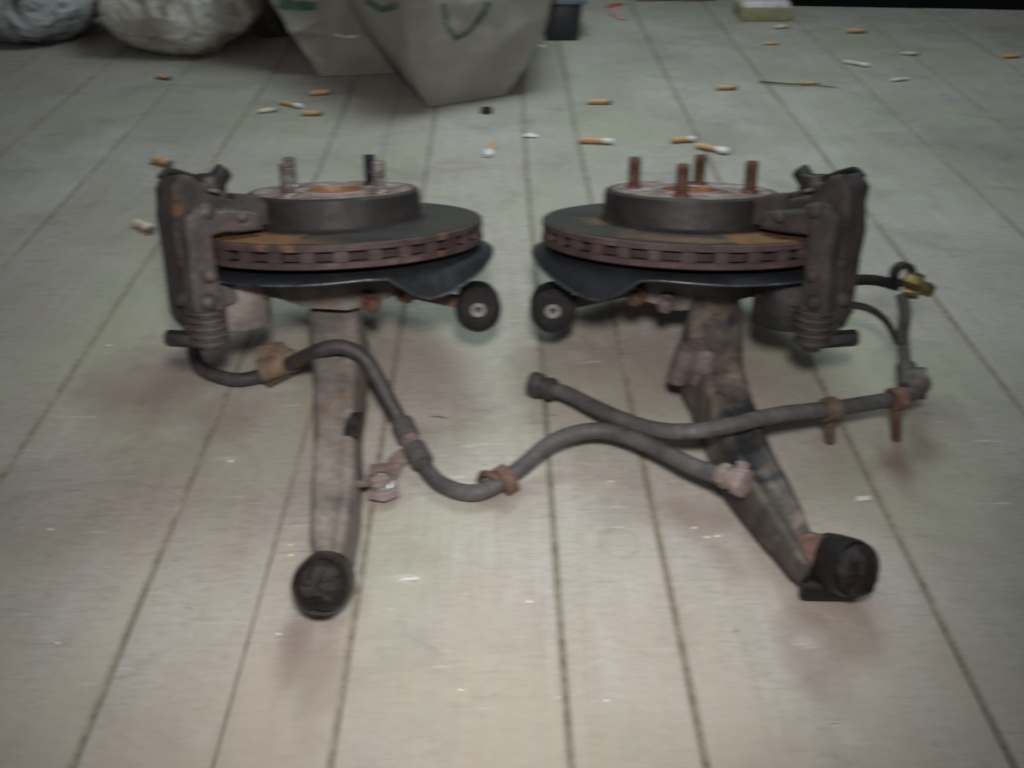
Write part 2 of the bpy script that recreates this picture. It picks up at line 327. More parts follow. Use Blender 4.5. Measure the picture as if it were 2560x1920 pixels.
def thing(name, label, cat, loc, group=None):
    o = bpy.data.objects.new(name, None); COL.objects.link(o); o.location = loc; o.empty_display_size = 0.05
    tag(o, label, cat, group); return o
def tag(o, label, cat, group=None):
    o['label'] = label; o['category'] = cat
    if group: o['group'] = group
    return o

# ---------------------------------------------------------------- floor
fl = MB(); fl._add([(-3.2, -0.6, -0.02), (3.2, -0.6, -0.02), (3.2, 4.0, -0.02), (-3.2, 4.0, -0.02)], [(0, 1, 2, 3)])
floor = fl.build('floor', M['under']); floor['kind'] = 'structure'
edges = [-2.52, -2.32, -2.12, -1.92, -1.72, -1.52, -1.32, -1.12, -.923, -.724, -.521, -.323, -.218, -.131, .049, .150, .381, .594, .807, 1.0, 1.2, 1.4, 1.6, 1.8, 2.0, 2.2, 2.4]
for i, (a, b) in enumerate(zip(edges, edges[1:])):
    m = MB(); z = random.uniform(-.0006, 0.0003); y0, y1, d = -0.5, 3.9, 0.017
    ca = 0.0012 if abs(a + .218) < .01 else 0.0034; cb = 0.0012 if abs(b + .218) < .01 else 0.0034
    g = 0.0001
    prof = [(a + g, z - d), (a + g, z - .0024), (a + g + ca, z), (b - g - cb, z), (b - g, z - .0024), (b - g, z - d)]
    n = 30; rings = []
    for k in range(n + 1):
        y = y0 + (y1 - y0) * k / n
        rings.append([V((x + (noise.noise((x * 9, y * 2.2, 3)) * .0024 if 0 < j < 5 else 0), y, q)) for j, (x, q) in enumerate(prof)])
    v = [q for r in rings for q in r]; f = []; 
    for k in range(n):
        for j in range(5): f.append((k * 6 + j, (k + 1) * 6 + j, (k + 1) * 6 + j + 1, k * 6 + j + 1))
    m._add(v, f); m.bm.faces.ensure_lookup_table()
    for fc in m.bm.faces:
        if fc.normal.z < 0: fc.normal_flip()
        c = fc.calc_center_median()
        fc.material_index = 0 if a + g + ca * .9 < c.x < b - g - cb * .9 and fc.normal.z > .9 else 1
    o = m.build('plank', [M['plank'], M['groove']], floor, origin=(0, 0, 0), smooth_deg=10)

# far wall and a black panel standing in for the dark gap before it
a, b = P(1694, 13), P(2212, 22)
m = MB(); m._add([V((x, y, z)) for z in (0.001, 2.4) for x, y in ((-3.2, 3.3), (3.2, 3.3), (3.2, 3.4), (-3.2, 3.4))],
                 [(0, 1, 2, 3), (4, 5, 6, 7), (0, 1, 5, 4), (1, 2, 6, 5), (2, 3, 7, 6), (3, 0, 4, 7)])
wl = m.build('wall', M['brown_bag_or_shadow']); wl['kind'] = 'structure'
dx = (b - a).normalized()
m = MB(); e = b + dx * 1.2; nb = V((-dx.y, dx.x, 0)) * 0.035
m._add([q + V((0, 0, z)) for z in (0.0, 0.55) for q in (a, e, e + nb, a + nb)],
       [(0, 1, 2, 3), (4, 5, 6, 7), (0, 1, 5, 4), (1, 2, 6, 5), (2, 3, 7, 6), (3, 0, 4, 7)], 0.003)
tag(m.build('dark_gap_panel', M['black'], origin=a), 'flat black panel standing in for the dark gap along the far edge of the floor', 'stand_in')

# ---------------------------------------------------------------- wheel hub assemblies
TILT = rad(17.2)
class Fr:
    """hub frame: X right, U along the disc axis, D across the disc away from the viewer; picture units at the hub"""
    def __init__(s, px, py, Y, mir, roll=0.0, tilt=TILT):
        s.O = PY(px, py, Y); s.k = kpx(s.O); s.m = mir
        s.n = V((math.sin(roll), math.sin(tilt), math.cos(tilt))).normalized()
        s.ex = V((1, 0, 0)); s.ex = (s.ex - s.n * s.ex.dot(s.n)).normalized(); s.ed = s.n.cross(s.ex)
    def __call__(s, X, U, D): return s.O + (s.ex * (X * s.m) + s.ed * D + s.n * U) * s.k
    def cal(s, phi):  # caliper frame: radial, axial, tangential
        c, q = math.cos(phi), math.sin(phi)
        return lambda r, u, t: s(r * c - t * q, u, r * q + t * c)

def hub(fr, root, stud_mats, stud_phi, drum_dark):
    k = fr.k
    # brake disc: friction rings, vane ring, hat
    rot = MB()
    N = 72; R = 316
    rot.mi = 0
    rot.lathe([(186, 0), (312, 0), (316, -3), (316, -13), (312, -14.5)], fr, N)
    rot.lathe([(312, -33), (316, -35), (316, -45), (312, -48), (120, -48)], fr, N)
    disc = rot.build('brake_disc', [M['edge']], root)
    fx = MB(); fx.lathe([(188, 0.8), (309, 0.8)], fr, N)  # swept friction face
    f_ = fx.build('friction_face', FACE(fr), disc)
    vn = MB(); vn.lathe([(296, -14), (296, -34)], fr, N)
    vn.build('vent_core', M['vent'], disc)
    vf = MB(); nv = 32
    for i in range(nv):
        a0 = 2 * math.pi * i / nv; w = 0.038
        vf._add([fr(r * math.cos(a), u, r * math.sin(a)) for u in (-14.5, -33.5) for r, a in ((297, a0 - w), (314, a0 - w), (314, a0 + w), (297, a0 + w))],
                [(0, 1, 2, 3), (4, 5, 6, 7), (0, 1, 5, 4), (1, 2, 6, 5), (2, 3, 7, 6), (3, 0, 4, 7)])
    vf.build('vent_vanes', M['edge'], disc)
    ht = MB(); ht.mi = 0
    ht.lathe([(192, 1), (187, 5), (184, 10), (183, 53), (181, 61), (176, 64), (168, 64.5)], fr, N)
    h = ht.build('disc_hat', M['hat'], disc)
    ff = MB(); ff.lathe([(168, 64.5), (158, 63), (80, 63), (78, 66), (66, 67), (62, 65)], fr, N)
    ff.build('hat_face', M['hat_face'], disc)
    bo = MB(); bo.lathe([(62, 65), (60, 54), (58, 30), (30, 28), (0.5, 28)], fr, 40)
    bo.build('hub_bore', M['rust_hole'], disc)
    for a, sm in zip(stud_phi, stud_mats):
        a = rad(a); cx, cdp = 123 * math.cos(a) * fr.m, 123 * math.sin(a)
        s = MB(); prof = [(18, 62), (18, 67), (15, 69)]
        u = 70
        while u < 122: prof += [(14.2, u), (12.4, u + 2)]; u += 4
        prof += [(13.5, 123), (11, 128), (0.3, 129)]
        s.lathe(prof, lambda X, U, D: fr(cx + X, U, cdp + D), 18)
        s.build('wheel_stud', sm, root)
    # dust shield: flat ring whose rim turns down, deeper at the front lobe
    sh = MB(); NS = 96; rings = []
    def drop(t):  # t: angle in disc plane, degrees
        pts = [(0, 12), (170, 10), (180, 10), (240, 15), (268, 13), (288, 8), (296, 10), (305, 46), (312, 60), (320, 54), (335, 34), (348, 18), (360, 12)]
        for (a0, v0), (a1, v1) in zip(pts, pts[1:]):
            if a0 <= t <= a1: return v0 + (v1 - v0) * (t - a0) / (a1 - a0)
    def rim(t):
        pts = [(0, 336), (60, 330), (180, 316), (235, 320), (290, 322), (300, 324), (318, 332), (335, 338), (360, 336)]
        for (a0, v0), (a1, v1) in zip(pts, pts[1:]):
            if a0 <= t <= a1: return v0 + (v1 - v0) * (t - a0) / (a1 - a0)
    for fr_, dd in ((0.30, 0), (0.86, 0.0), (0.93, 0.15), (0.975, 0.5), (1.0, 0.93), (1.004, 1.04), (0.995, 1.04), (0.97, 0.62), (0.92, 0.25)):
        rg = []
        for i in range(NS):
            t = 360 * i / NS; a = rad(t); r = rim(t) * fr_; und = 0 if fr_ < 0.99 or fr_ > 1.0 else 0
            rg.append(fr(r * math.cos(a), -60 - drop(t) * dd - und, r * math.sin(a)))
        rings.append(rg)
    sh.loft(rings, cap=False)
    SHO = sh.build('dust_shield', M['shield'], root, smooth_deg=60)
    er_ = MB(); er_.tube([fr(rim(360 * i / NS) * 1.002 * math.cos(2 * math.pi * i / NS), -60 - drop(360 * i / NS) * 1.02, rim(360 * i / NS) * 1.002 * math.sin(2 * math.pi * i / NS)) for i in range(NS + 1)], 2.6 * k, 8, False, 0)
    er_.build('rolled_rim', M['shield_rim'], SHO)
    # hub flange and knuckle below the disc
    kn = MB(); kn.lathe([(118, -50), (118, -84), (92, -92), (88, -140), (40, -150), (0.5, -150)], fr, 40)
    kn.prism([(-205, -106), (-60, -100), (70, -104), (150, -112), (172, -128), (120, -150), (30, -176), (-60, -170), (-110, -150), (-200, -128)],
             lambda a, b, t: fr(a, b, t), -105, 40, 5 * k, 2)
    kn.rough(0.0012, 40)
    kn.build('knuckle', M['arm'], root)

def FACE(fr):
    t = NT('disc_friction_face'); c = fr.O
    g = t.ramp(t.noise(20, 5, 0.6, 0.2), [(0.3, (0.030, 0.030, 0.028)), (0.7, (0.060, 0.058, 0.052))])
    ru = t.ramp(t.noise(26, 6, 0.7, 0.4), [(0.3, (0.10, 0.052, 0.028)), (0.55, (0.25, 0.128, 0.058)), (0.75, (0.14, 0.088, 0.05))])
    # rust where the pads sat: a wedge by the caliper, patches elsewhere
    sp = t.n('ShaderNodeSeparateXYZ'); t.l(t.tc.outputs['Object'], sp.inputs[0])
    an = t.math('ARCTAN2', sp.outputs[1], t.math('MULTIPLY', sp.outputs[0], float(fr.m)))
    an = t.math('ADD', an, t.math('MULTIPLY', t.noise(60, 4), 0.12))
    inw = t.math('MULTIPLY', t.math('LESS_THAN', an, rad(-93)), 1.0)
    inw2 = t.math('MULTIPLY', t.math('GREATER_THAN', an, rad(140)), 1.0)
    inw = t.math('MAXIMUM', inw, inw2)
    n2 = t.ramp(t.noise(9, 4, 0.6, 0.5), [(0.56, 0.0), (0.68, 0.8)])
    col = t.mix(t.math('MAXIMUM', inw, n2), g, ru)
    t.l(col, t.b.inputs['Base Color']); t.b.inputs['Metallic'].default_value = 0.25; t.b.inputs['Roughness'].default_value = 0.48
    t.bump(t.noise(200, 4), 0.25, 0.0006)
    return t.m

def caliper(fr, root, dark):
    k = fr.k; c = fr.cal(rad(224 if dark else 221)); sw = lambda f: (lambda a, b, t: f(a, b, t))
    cp = MB()
    # body: one casting round the rim (section radial/axial carried along the tangent)
    cp.prism([(225, 10), (214, 40), (232, 66), (290, 84), (318, 116), (342, 120), (362, 100), (366, 20), (366, -150), (350, -180), (326, -196),
              (262, -150), (196, -140), (190, -92), (230, -84), (318, -84), (328, -60), (328, 8)], c, -52, 40, 9 * k, 3)
    # two fingers over the outer pad
    for t0 in (-58, 2): cp.prism([(168, 12), (166, 48), (186, 70), (240, 80), (240, 12)], c, t0, t0 + 40, 7 * k, 3)
    cp.sub(2); cp.rough(0.0035, 26); cp.rough(0.0014, 80)
    for a_, b_, t_, q_ in ((345, 96, -20, 20), (352, -40, 42, 17), (360, -110, 20, 20), (300, 92, 22, 15), (268, 78, -30, 17), (350, 30, 38, 14), (352, -168, 30, 18)): cp.ball(c(a_, b_, t_), q_ * k, (1.15, 1.0, .9))
    cp.rough(0.0010, 60)
    body = cp.build('caliper_body', M['cast'], root, smooth_deg=50)
    br = MB()  # bracket: front column, its arm over the disc, its lower lug
    br.prism([(316, 42), (296, 58), (304, 72), (340, 68), (362, 46), (366, -130), (344, -150), (312, -140), (312, 0)], c, 36, 86, 9 * k, 3)
    br.prism([(206, 14), (212, 44), (262, 52), (334, 60), (340, 20), (326, 10)], c, 30, 78, 8 * k, 3)
    br.prism([(330, -84), (206, -96), (206, -124), (340, -132)], c, 30, 70, 7 * k, 3)
    br.sub(2); br.rough(0.0030, 28); br.rough(0.0013, 85)
    for a_, b_, t_, q_ in ((322, 58, 78, 17), (330, -60, 84, 15), (250, 40, 76, 13), (338, -110, 80, 18)): br.ball(c(a_, b_, t_), q_ * k)
    br.rough(0.0009, 60)
    br.build('caliper_bracket', M['cast'] if dark else M['cast_light'], root, smooth_deg=50)
    for u0, u1, t0, t1 in ((10, 20, -60, 34), (-68, -58, -60, 34)):
        pd = MB(); pd.prism([(200, u0 - 8 if u0 > 0 else u0 + 8), (200, u1), (312, u1), (312, u0 - 8 if u0 > 0 else u0 + 8)], c, t0, t1, 2 * k)
        pd.build('brake_pad', M['rust'], root)
    # piston housing with its dished end
    ps = MB(); pc = lambda X, U, D: c(250 + X, U, 12 + D)
    ps.lathe([(64, -84), (66, -120), (66, -172), (62, -182), (52, -186), (48, -181), (0.4, -180)], pc, 36)
    ps.build('piston_housing', M['dark_iron'] if dark else M['arm'], body)
    # ribbed slide pin boot and its bolt
    bt = MB(); pr = [(20, -122)]
    u = -128
    while u > -196: pr += [(36, u), (36, u - 6), (29, u - 9), (29, u - 11)]; u -= 15
    pr += [(20, u), (16, u - 8), (0.3, u - 8)]
    bt.lathe(pr, lambda X, U, D: c(334 + X, U, 60 + D), 24)
    bt.build('slide_pin_boot', M['cast'] if dark else M['cast_light'], body)
    bl = MB(); a = c(392, -188, -10); b = c(345, -192, 40)
    bl.cyl(a, b, 17 * k, 6, 2 * k); bl.cyl(a + (b - a) * .2, b, 10 * k, 16)
    bl.build('guide_bolt', M['dark_iron'], body)
    # bleed lump and pipe over the top
    bn = MB(); bn.cyl(c(236, 60, -84), c(236, 108, -84), 32 * k, 18, 8 * k); bn.cyl(c(226, 84, -88), c(196, 112, -96), 20 * k, 12, 4 * k)
    bn.rough(0.002, 60); bn.build('banjo_fitting', M['dark_iron'], body)
    pp = MB(); pp.tube([c(346, 112, -50), c(326, 122, -58), c(296, 114, -66), c(262, 100, -78), c(240, 84, -84)], 8 * k)
    pp.build('brake_pipe', M['hat'] if not dark else M['rubber'], body)
    sp = MB(); sp.prism([(262, 81), (262, 88), (318, 101), (318, 94)], c, -14, 16, 2 * k)  # bright steel strip standing in for the specular streak on the caliper top
    sp.build('highlight_strip', M['steel'], body)
    return c

def channel(rows, root, name, m, lip=0.004):
    """pressed steel arm: rows of (left point, right point, depth below)"""
    rings = []
    for L, Rr, dz in rows:
        L, Rr = V(L), V(Rr); w = Rr - L; up = V((0, 0, 1)); z = V((0, 0, -dz))
        rings.append([L + w * .02 + z, L - w * .05 + z, L - w * .035 + z + up * .004, L + z * .25, L + w * .06, L + w * .25 + up * .0015, L + w * .34 - up * .002, L + w * .66 - up * .002, L + w * .75 + up * .0015,
                      L + w * .94, Rr + z * .25, Rr + w * .035 + z + up * .004, Rr + w * .05 + z, Rr - w * .02 + z])
    mb = MB(); mb.loft(rings); mb.sub(1); mb.rough(0.0022, 28); mb.rough(0.0008, 90)
    return mb.build(name, m, root, smooth_deg=50)

def bush(root, c, ax, r, depth, m_out, m_in, sleeve, name, sl=.31):
    ax = V(ax).normalized()
    o = MB(); o.ring(c, ax, [(r, -depth), (r * 1.0, depth * .8), (r * .95, depth), (r * .86, depth), (r * .84, depth * .8), (r * .84, -depth)], 40)
    o.rough(r * .035, 60)
    ob = o.build(name, m_out, root)
    i = MB(); i.ring(c, ax, [(r * .85, -depth * .7), (r * .85, depth * .95), (r * .7, depth * 1.05), (r * .5, depth * 1.0), (r * .40, depth * 1.02), (r * .30, depth), (r * .30, -depth * .7)], 40)
    i.rough(r * .04, 70)
    i.build('rubber_core', m_in, ob)
    s = MB(); s.ring(c, ax, [(r * sl, -depth * 1.05), (r * sl, depth * 1.05), (r * sl * .45, depth * 1.0), (r * sl * .4, -depth * 1.05)], 28)
    s.build('inner_sleeve', sleeve, ob)
    return ob

def knob(root, c, ax, r, depth, name):
    ax = V(ax).normalized()
    o = MB(); o.ring(c, ax, [(r * .93, -depth), (r, -depth * .4), (r * 1.0, depth * .45), (r * .95, depth * .75), (r * .80, depth * .70), (r * .8, -depth)], 44)
    o.rough(r * .05, 45); ob = o.build(name, M['oily'], root)
    c2, t = V(c), ax; x = t.cross(V((0, 0, 1))).normalized(); y = t.cross(x); i = MB()
    i.lathe([(r * .82, -depth * .9), (r * .93, depth * .55), (r * .88, depth * .85), (r * .74, depth * 1.08), (r * .55, depth * 1.20), (r * .36, depth * 1.26), (r * .18, depth * 1.29), (.0002, depth * 1.3)], lambda a, u, d: c2 + x * a + y * d + t * u, 44)
    i.sub(1); i.rough(r * .10, 60); i.rough(r * .06, 150); i.build('rubber_core', M['oily'], ob); return ob

# ----- left hub
FL = Fr(726, 475, 0.92, 1, roll=rad(-0.6))
LH = thing('wheel_hub', 'rusty wheel hub with grey studs, its long hose snaking towards the second hub', 'wheel hub', (FL.O.x, FL.O.y, 0), 'rusty wheel hubs with brake discs')
hub(FL, LH, [M['stud'], M['stud'], M['stud_dark'], M['stud']], [148, 232, 58, 330], False)
cL = caliper(FL, LH, False)
rows = [(P(664, 630, .105), P(780, 634, .105), 0.070), (P(664, 690, .092), P(780, 694, .092), 0.060), (P(672, 770, .076), P(777, 772, .076), 0.072), (P(676, 840, .066), P(768, 842, .066), 0.062), (P(676, 940, .060), P(768, 940, .060), 0.056),
        (P(672, 1020, .056), P(766, 1022, .056), 0.052), (P(666, 1090, .053), P(762, 1092, .053), 0.049), (P(668, 1140, .050), P(752, 1142, .050), 0.046), (P(674, 1180, .047), P(740, 1180, .047), 0.043), (P(682, 1215, .044), P(728, 1215, .044), 0.040)]
armL = channel(rows, LH, 'trailing_arm', M['arm'])
hl = MB(); q = P(763, 918, .0605); hl.prism([(-.010, -.018), (.010, -.018), (.010, .018), (-.010, .018)], lambda a, b, t: q + V((a * .8, b, t)), -.004, .0030, .0015, 2)
hl.build('arm_slot', M['dark_iron'], armL)
cb = P(700, 1258, .040)
bL = knob(LH, cb, (0.02, -.80, .60), kpx(cb) * 64, .022, 'arm_bush')
# lateral link with its bush on the far right of the hub
cbk = PY(1032, 662, .86); kk = kpx(cbk)
lk = MB(); A0, A1 = FL(100, -135, -40), cbk - V((.020, 0, -.006))
lk.prism([(-16, 8), (-12, 20), (12, 16), (12, -12), (-12, -16)], lambda a, b, t: A0.lerp(A1, t) + V((0, a * kk * (1 - .3 * t), b * kk * (1 - .2 * t))), 0, 1, .002)
lk.rough(.001, 50)
lkL = lk.build('lateral_link', M['rust'], LH)
bush(LH, cbk, (.05, -.93, .30), kk * 50, .017, M['rubber'], M['rubber'], M['sleeve'], 'link_bush')
for px, py, dz in ((803, 655, 0), (875, 634, 0), (490, 622, .0)):
    q = PY(px, py, .835); b_ = MB(); b_.cyl(q, q + V((.004, -.009, -.001)), .0085, 6, .0015); b_.cyl(q + V((-.02, .04, .012)), q, .006, 14); b_.cyl(q + V((-.001, .003, .0003)), q + V((0, .0005, 0)), .0115, 18)
    b_.build('bolt', M['stud_rust'] if px > 500 else M['steel'], LH)
# parking cable
def cable(root, pts, r, m, name):
    c = MB(); w = [P(*p) for p in pts]; c.tube(w, r, 16, True, 8); return c.build(name, m, root), w
CR = .0083
pl = [(425, 722, .05), (420, 762, .026), (440, 798, .014), (505, 820, .0105), (562, 812, .014), (605, 795, .024), (655, 772, .064), (700, 754, .088), (742, 750, .093), (785, 772, .084), (815, 815, .066), (842, 868, .044), (868, 915, .026), (890, 958, .018), (906, 990, .014)]
c1, w1 = cable(LH, pl, CR, M['cable_dark'], 'cable_sleeve')
pl2 = [(902, 984, .014), (918, 1010, .011), (945, 1040, .0098), (985, 1060, .0095), (1030, 1064, .0105), (1078, 1044, .014), (1130, 1006, .021), (1180, 964, .030), (1230, 940, .034), (1290, 930, .036), (1350, 941, .038), (1420, 969, .042), (1490, 1004, .048), (1550, 1026, .056), (1580, 1035, .060)]
c2, w2 = cable(LH, pl2, CR * 1.05, M['cable'], 'cable_hose')
pb = [(558, 748), (606, 738), (642, 768), (632, 806), (582, 838), (563, 812)]
bk = MB(); bp = [PY(x, y, P(600, 835, .002).y + (x - 600) * .0001) for x, y in pb]
bk._add([q + V((0, d, 0)) for d in (-.002, .002) for q in bp], [tuple(range(6)), tuple(range(11, 5, -1))] + [(i, (i + 1) % 6, 6 + (i + 1) % 6, 6 + i) for i in range(6)], .0008)
q0 = PY(600, 796, bp[0].y); bk.cyl(q0 + V((-.02, -.006, .0)), q0 + V((.022, .010, .006)), .0135, 18, .002)
bk.rough(.001, 70); bk.build('cable_bracket', M['bracket'], c1)
cl = MB(); tq = lambda x, y, h: P(x, y, h)
cl.mi = 0; cl.cyl(tq(868, 912, .026), tq(884, 946, .020), .0125, 18, .0025); cl.cyl(tq(894, 966, .017), tq(914, 1002, .013), .0125, 18, .0025)
cl.build('clamp_collar', M['cable'], c2)
cm = MB(); cm.cyl(tq(882, 940, .020), tq(900, 978, .016), .0105, 6, .002)
cm.build('clamp_nut', M['pink_rust'], c2)
tb = MB(); tp = [(850, 978), (884, 958), (892, 985), (868, 1010), (858, 1040), (862, 1072), (830, 1084), (796, 1078), (790, 1030), (800, 1002), (832, 1000)]
tb._add([P(x, y, h) for h in (.006, .010) for x, y in tp], [tuple(range(11)), tuple(range(21, 10, -1))] + [(i, (i + 1) % 11, 11 + (i + 1) % 11, 11 + i) for i in range(11)], .0008)
tbo = tb.build('clamp_tab', M['pink_rust'], c2)
rg = MB(); rg.ring(P(823, 1042, .0115), (0, 0, 1), [(.0150, -.002), (.0150, .0015), (.0110, .0022), (.0100, .0008), (.0100, -.002)], 28)
rg.build('tab_eyelet', M['steel'], tbo)
sp_ = MB(); sp_.cyl(P(755, 1046, .052), P(800, 1045, .020), .0035, 10); sp_.build('tab_pin', M['pink_rust'], tbo)
er = MB(); e0 = P(1092, 1036, .0165); ed = (P(1130, 1006, .021) - P(1050, 1058, .011)).normalized()
er.ring(e0, ed, [(.0155, -.006), (.0155, .006), (.0100, .006), (.0100, -.006)], 26)
er.tube([P(1100, 1050, .008), P(1070, 1030, .022), P(1044, 1024, .018), P(1036, 1038, .006)], .0038, 10)
er.rough(.0008, 80); er.build('cable_clip', M['rust'], c2)
ef = MB(); f0, f1 = P(1556, 1024, .060), P(1612, 1046, .066); dv = f1 - f0
ef.cyl(f0, f0 + dv * .35, .0125, 6, .002); ef.cyl(f0 + dv * .35, f0 + dv * .6, .0105, 18, .001); ef.cyl(f0 + dv * .6, f1, .0135, 18, .002)
ef.cyl(P(1588, 1062, .050), P(1606, 1000, .078), .006, 14, .001); ef.rough(.0008, 80)
ef.build('cable_end_fitting', M['pink_rust'], c2)

# ----- right hub
FRR = Fr(1487, 475, 0.945, -1, roll=rad(0.6))
RH = thing('wheel_hub', 'rusty wheel hub with brown studs and brass hose fitting, its arm smeared with dark grease', 'wheel hub', (FRR.O.x, FRR.O.y, 0), 'rusty wheel hubs with brake discs')
hub(FRR, RH, [M['stud_rust']] * 4, [160, 250, 70, 340], True)
cR = caliper(FRR, RH, True)
rows = [(P(1486, 640, .110), P(1606, 640, .110), 0.070), (P(1482, 705, .095), P(1612, 700, .095), 0.060), (P(1492, 760, .082), P(1612, 755, .082), 0.055), (P(1520, 830, .066), P(1622, 826, .066), 0.062), (P(1548, 900, .060), P(1644, 896, .060), 0.056),
        (P(1572, 970, .058), P(1672, 966, .058), 0.054), (P(1612, 1046, .054), P(1710, 1038, .054), 0.043), (P(1654, 1106, .050), P(1738, 1096, .050), 0.035), (P(1694, 1160, .047), P(1758, 1148, .047), 0.029), (P(1722, 1202, .044), P(1772, 1182, .044), 0.027), (P(1744, 1234, .036), P(1784, 1212, .036), 0.022)]
armR = channel(rows, RH, 'trailing_arm', M['arm_grease'])
lg = MB(); q = P(1545, 735, .090); lg.prism([(-.036, -.022), (-.006, -.026), (-.004, .024), (-.030, .026)], lambda a, b, t: q + V((a * .86, b * 1.5, t - b * .28)), -.05, .001, .012, 3)
lg.cyl(q + V((-.040, -.02, -.04)), q + V((-.034, -.02, .004)), .012, 16, .003)
lg.rough(.0016, 45); lg.build('arm_lug', M['lug'], armR)
cb2 = P(1822, 1222, .038)
knob(RH, cb2, (.34, -.78, .50), kpx(cb2) * 64, .022, 'arm_bush')
nk = MB(); nk.cyl(P(1725, 1195, .026), cb2 + V((-.010, .012, -.004)), .0215, 10, .005); nk.rough(.0016, 50)
nk.build('arm_neck', M['rust'], armR)
skt = MB(); s0 = P(1775, 1262, .016); skt.prism([(-.022, -.010), (.030, -.012), (.034, .014), (-.016, .014)], lambda a, b, t: s0 + V((a, b, t)), -.013, .010, .008, 3)
skt.build('bush_bracket', M['oily'], armR)
cbk = PY(1194, 664, .885); kk = kpx(cbk)
A0, A1 = FRR(100, -135, -40), cbk + V((.020, 0, .006)); lk = MB()
lk.prism([(-16, 8), (-12, 20), (12, 16), (12, -12), (-12, -16)], lambda a, b, t: A0.lerp(A1, t) + V((0, a * kk * (1 - .3 * t), b * kk * (1 - .2 * t))), 0, 1, .002)
lk.rough(.001, 50); lk.build('lateral_link', M['rust'], RH)
bR = bush(RH, cbk, (-.05, -.93, .30), kk * 50, .019, M['rubber'], M['rubber'], M['sleeve'], 'link_bush')
for px, py in ((1440, 655), (1375, 640)):
    q = PY(px, py, .86); b_ = MB(); b_.cyl(q, q + V((-.004, -.009, -.001)), .0085, 6, .0015); b_.cyl(q + V((.02, .04, .012)), q, .006, 14); b_.cyl(q + V((.001, .003, .0003)), q + V((0, .0005, 0)), .0115, 18)
    b_.build('bolt', M['stud'] if px > 1400 else M['stud_rust'], RH)
st_ = MB(); st_.cyl(PY(1778, 680, .80), PY(1776, 716, .80), .0085, 16, .001); st_.build('drain_stub', M['rubber'], RH)
# brake hose with brass fitting, stem and parking cable
bh = MB(); Yh = .875
bh.tube([PY(1800, 612, Yh), PY(1850, 605, Yh), PY(1895, 606, Yh), PY(1940, 618, Yh)], .0062, 14)
bho = bh.build('brake_hose', M['rubber'], RH)
bf = MB(); bf.ring(PY(1950, 592, Yh), (.2, -.9, .3), [(.0135, -.006), (.0135, .006), (.0080, .006), (.0080, -.006)], 24)
bf.build('banjo_ring', M['dark_iron'], bho)
bf = MB(); bf.cyl(PY(1955, 598, Yh - .004), PY(1992, 612, Yh - .012), .0095, 6, .0012); bf.cyl(PY(1982, 618, Yh), PY(2012, 628, Yh), .0085, 6, .0012); bf.cyl(PY(1950, 628, Yh), PY(1985, 634, Yh - .006), .0075, 12, .001)
bf.build('brass_union', M['brass'], bho)
ss = MB(); ss.tube([PY(1948, 636, Yh), PY(1955, 680, .86), PY(1950, 730, .85), P(1958, 790, .060), P(1978, 815, .058)], .0068, 14)
ss.build('cable_stem', M['cable'], bho)
sw_ = MB(); sw_.tube([PY(1840, 658, .86), PY(1880, 668, .86), PY(1915, 695, .86), PY(1938, 740, .86)], .0042, 10); sw_.build('cable_wire', M['cast'], bho)
pr = [(1982, 812, .058), (1994, 830, .056), (1976, 848, .054), (1935, 860, .053), (1870, 872, .054), (1790, 884, .058), (1700, 893, .070), (1640, 904, .076), (1570, 921, .078), (1500, 931, .070), (1430, 930, .058), (1360, 912, .046), (1290, 882, .036), (1225, 850, .030), (1165, 832, .028)]
c3, w3 = cable(RH, pr, CR, M['cable'], 'cable_sleeve')
el = MB(); el.ring(P(1980, 828, .057), (.9, -.3, .2), [(.0175, -.009), (.0175, .009), (.0095, .009), (.0095, -.009)], 26); el.cyl(P(1958, 792, .060), P(1962, 842, .055), .011, 14, .002)
el.rough(.001, 60); el.build('cable_elbow', M['cast_light'], c3)
for px, py0, py1, mm in ((1792, 884, 955, M['bracket']), (1936, 862, 950, M['rust'])):
    gnd = P(px, py1, 0); top = P(px, py0, .056)
    b_ = MB(); b_.cyl(gnd + V((0, 0, .001)), V((top.x, top.y, top.z)), .0058, 14, .001)
    dcl = (P(px + 40, py0 - 6, .055) - P(px - 40, py0 + 6, .058)).normalized()
    b_.ring(top, dcl, [(.0125, -.007), (.0125, .007), (.0085, .007), (.0085, -.007)], 20)
    b_.rough(.0006, 80); b_.build('cable_peg', mm, c3)
ec = MB(); e0, e1 = P(1198, 842, .029), P(1146, 826, .028); dv = e1 - e0
ec.cyl(e0, e0 + dv * .3, .0125, 18, .002); ec.cyl(e0 + dv * .3, e0 + dv * .55, .0105, 18, .001); ec.cyl(e0 + dv * .5, e1, .0135, 18, .003)
ec.build('cable_end_cap', M['cable_dark'], c3)

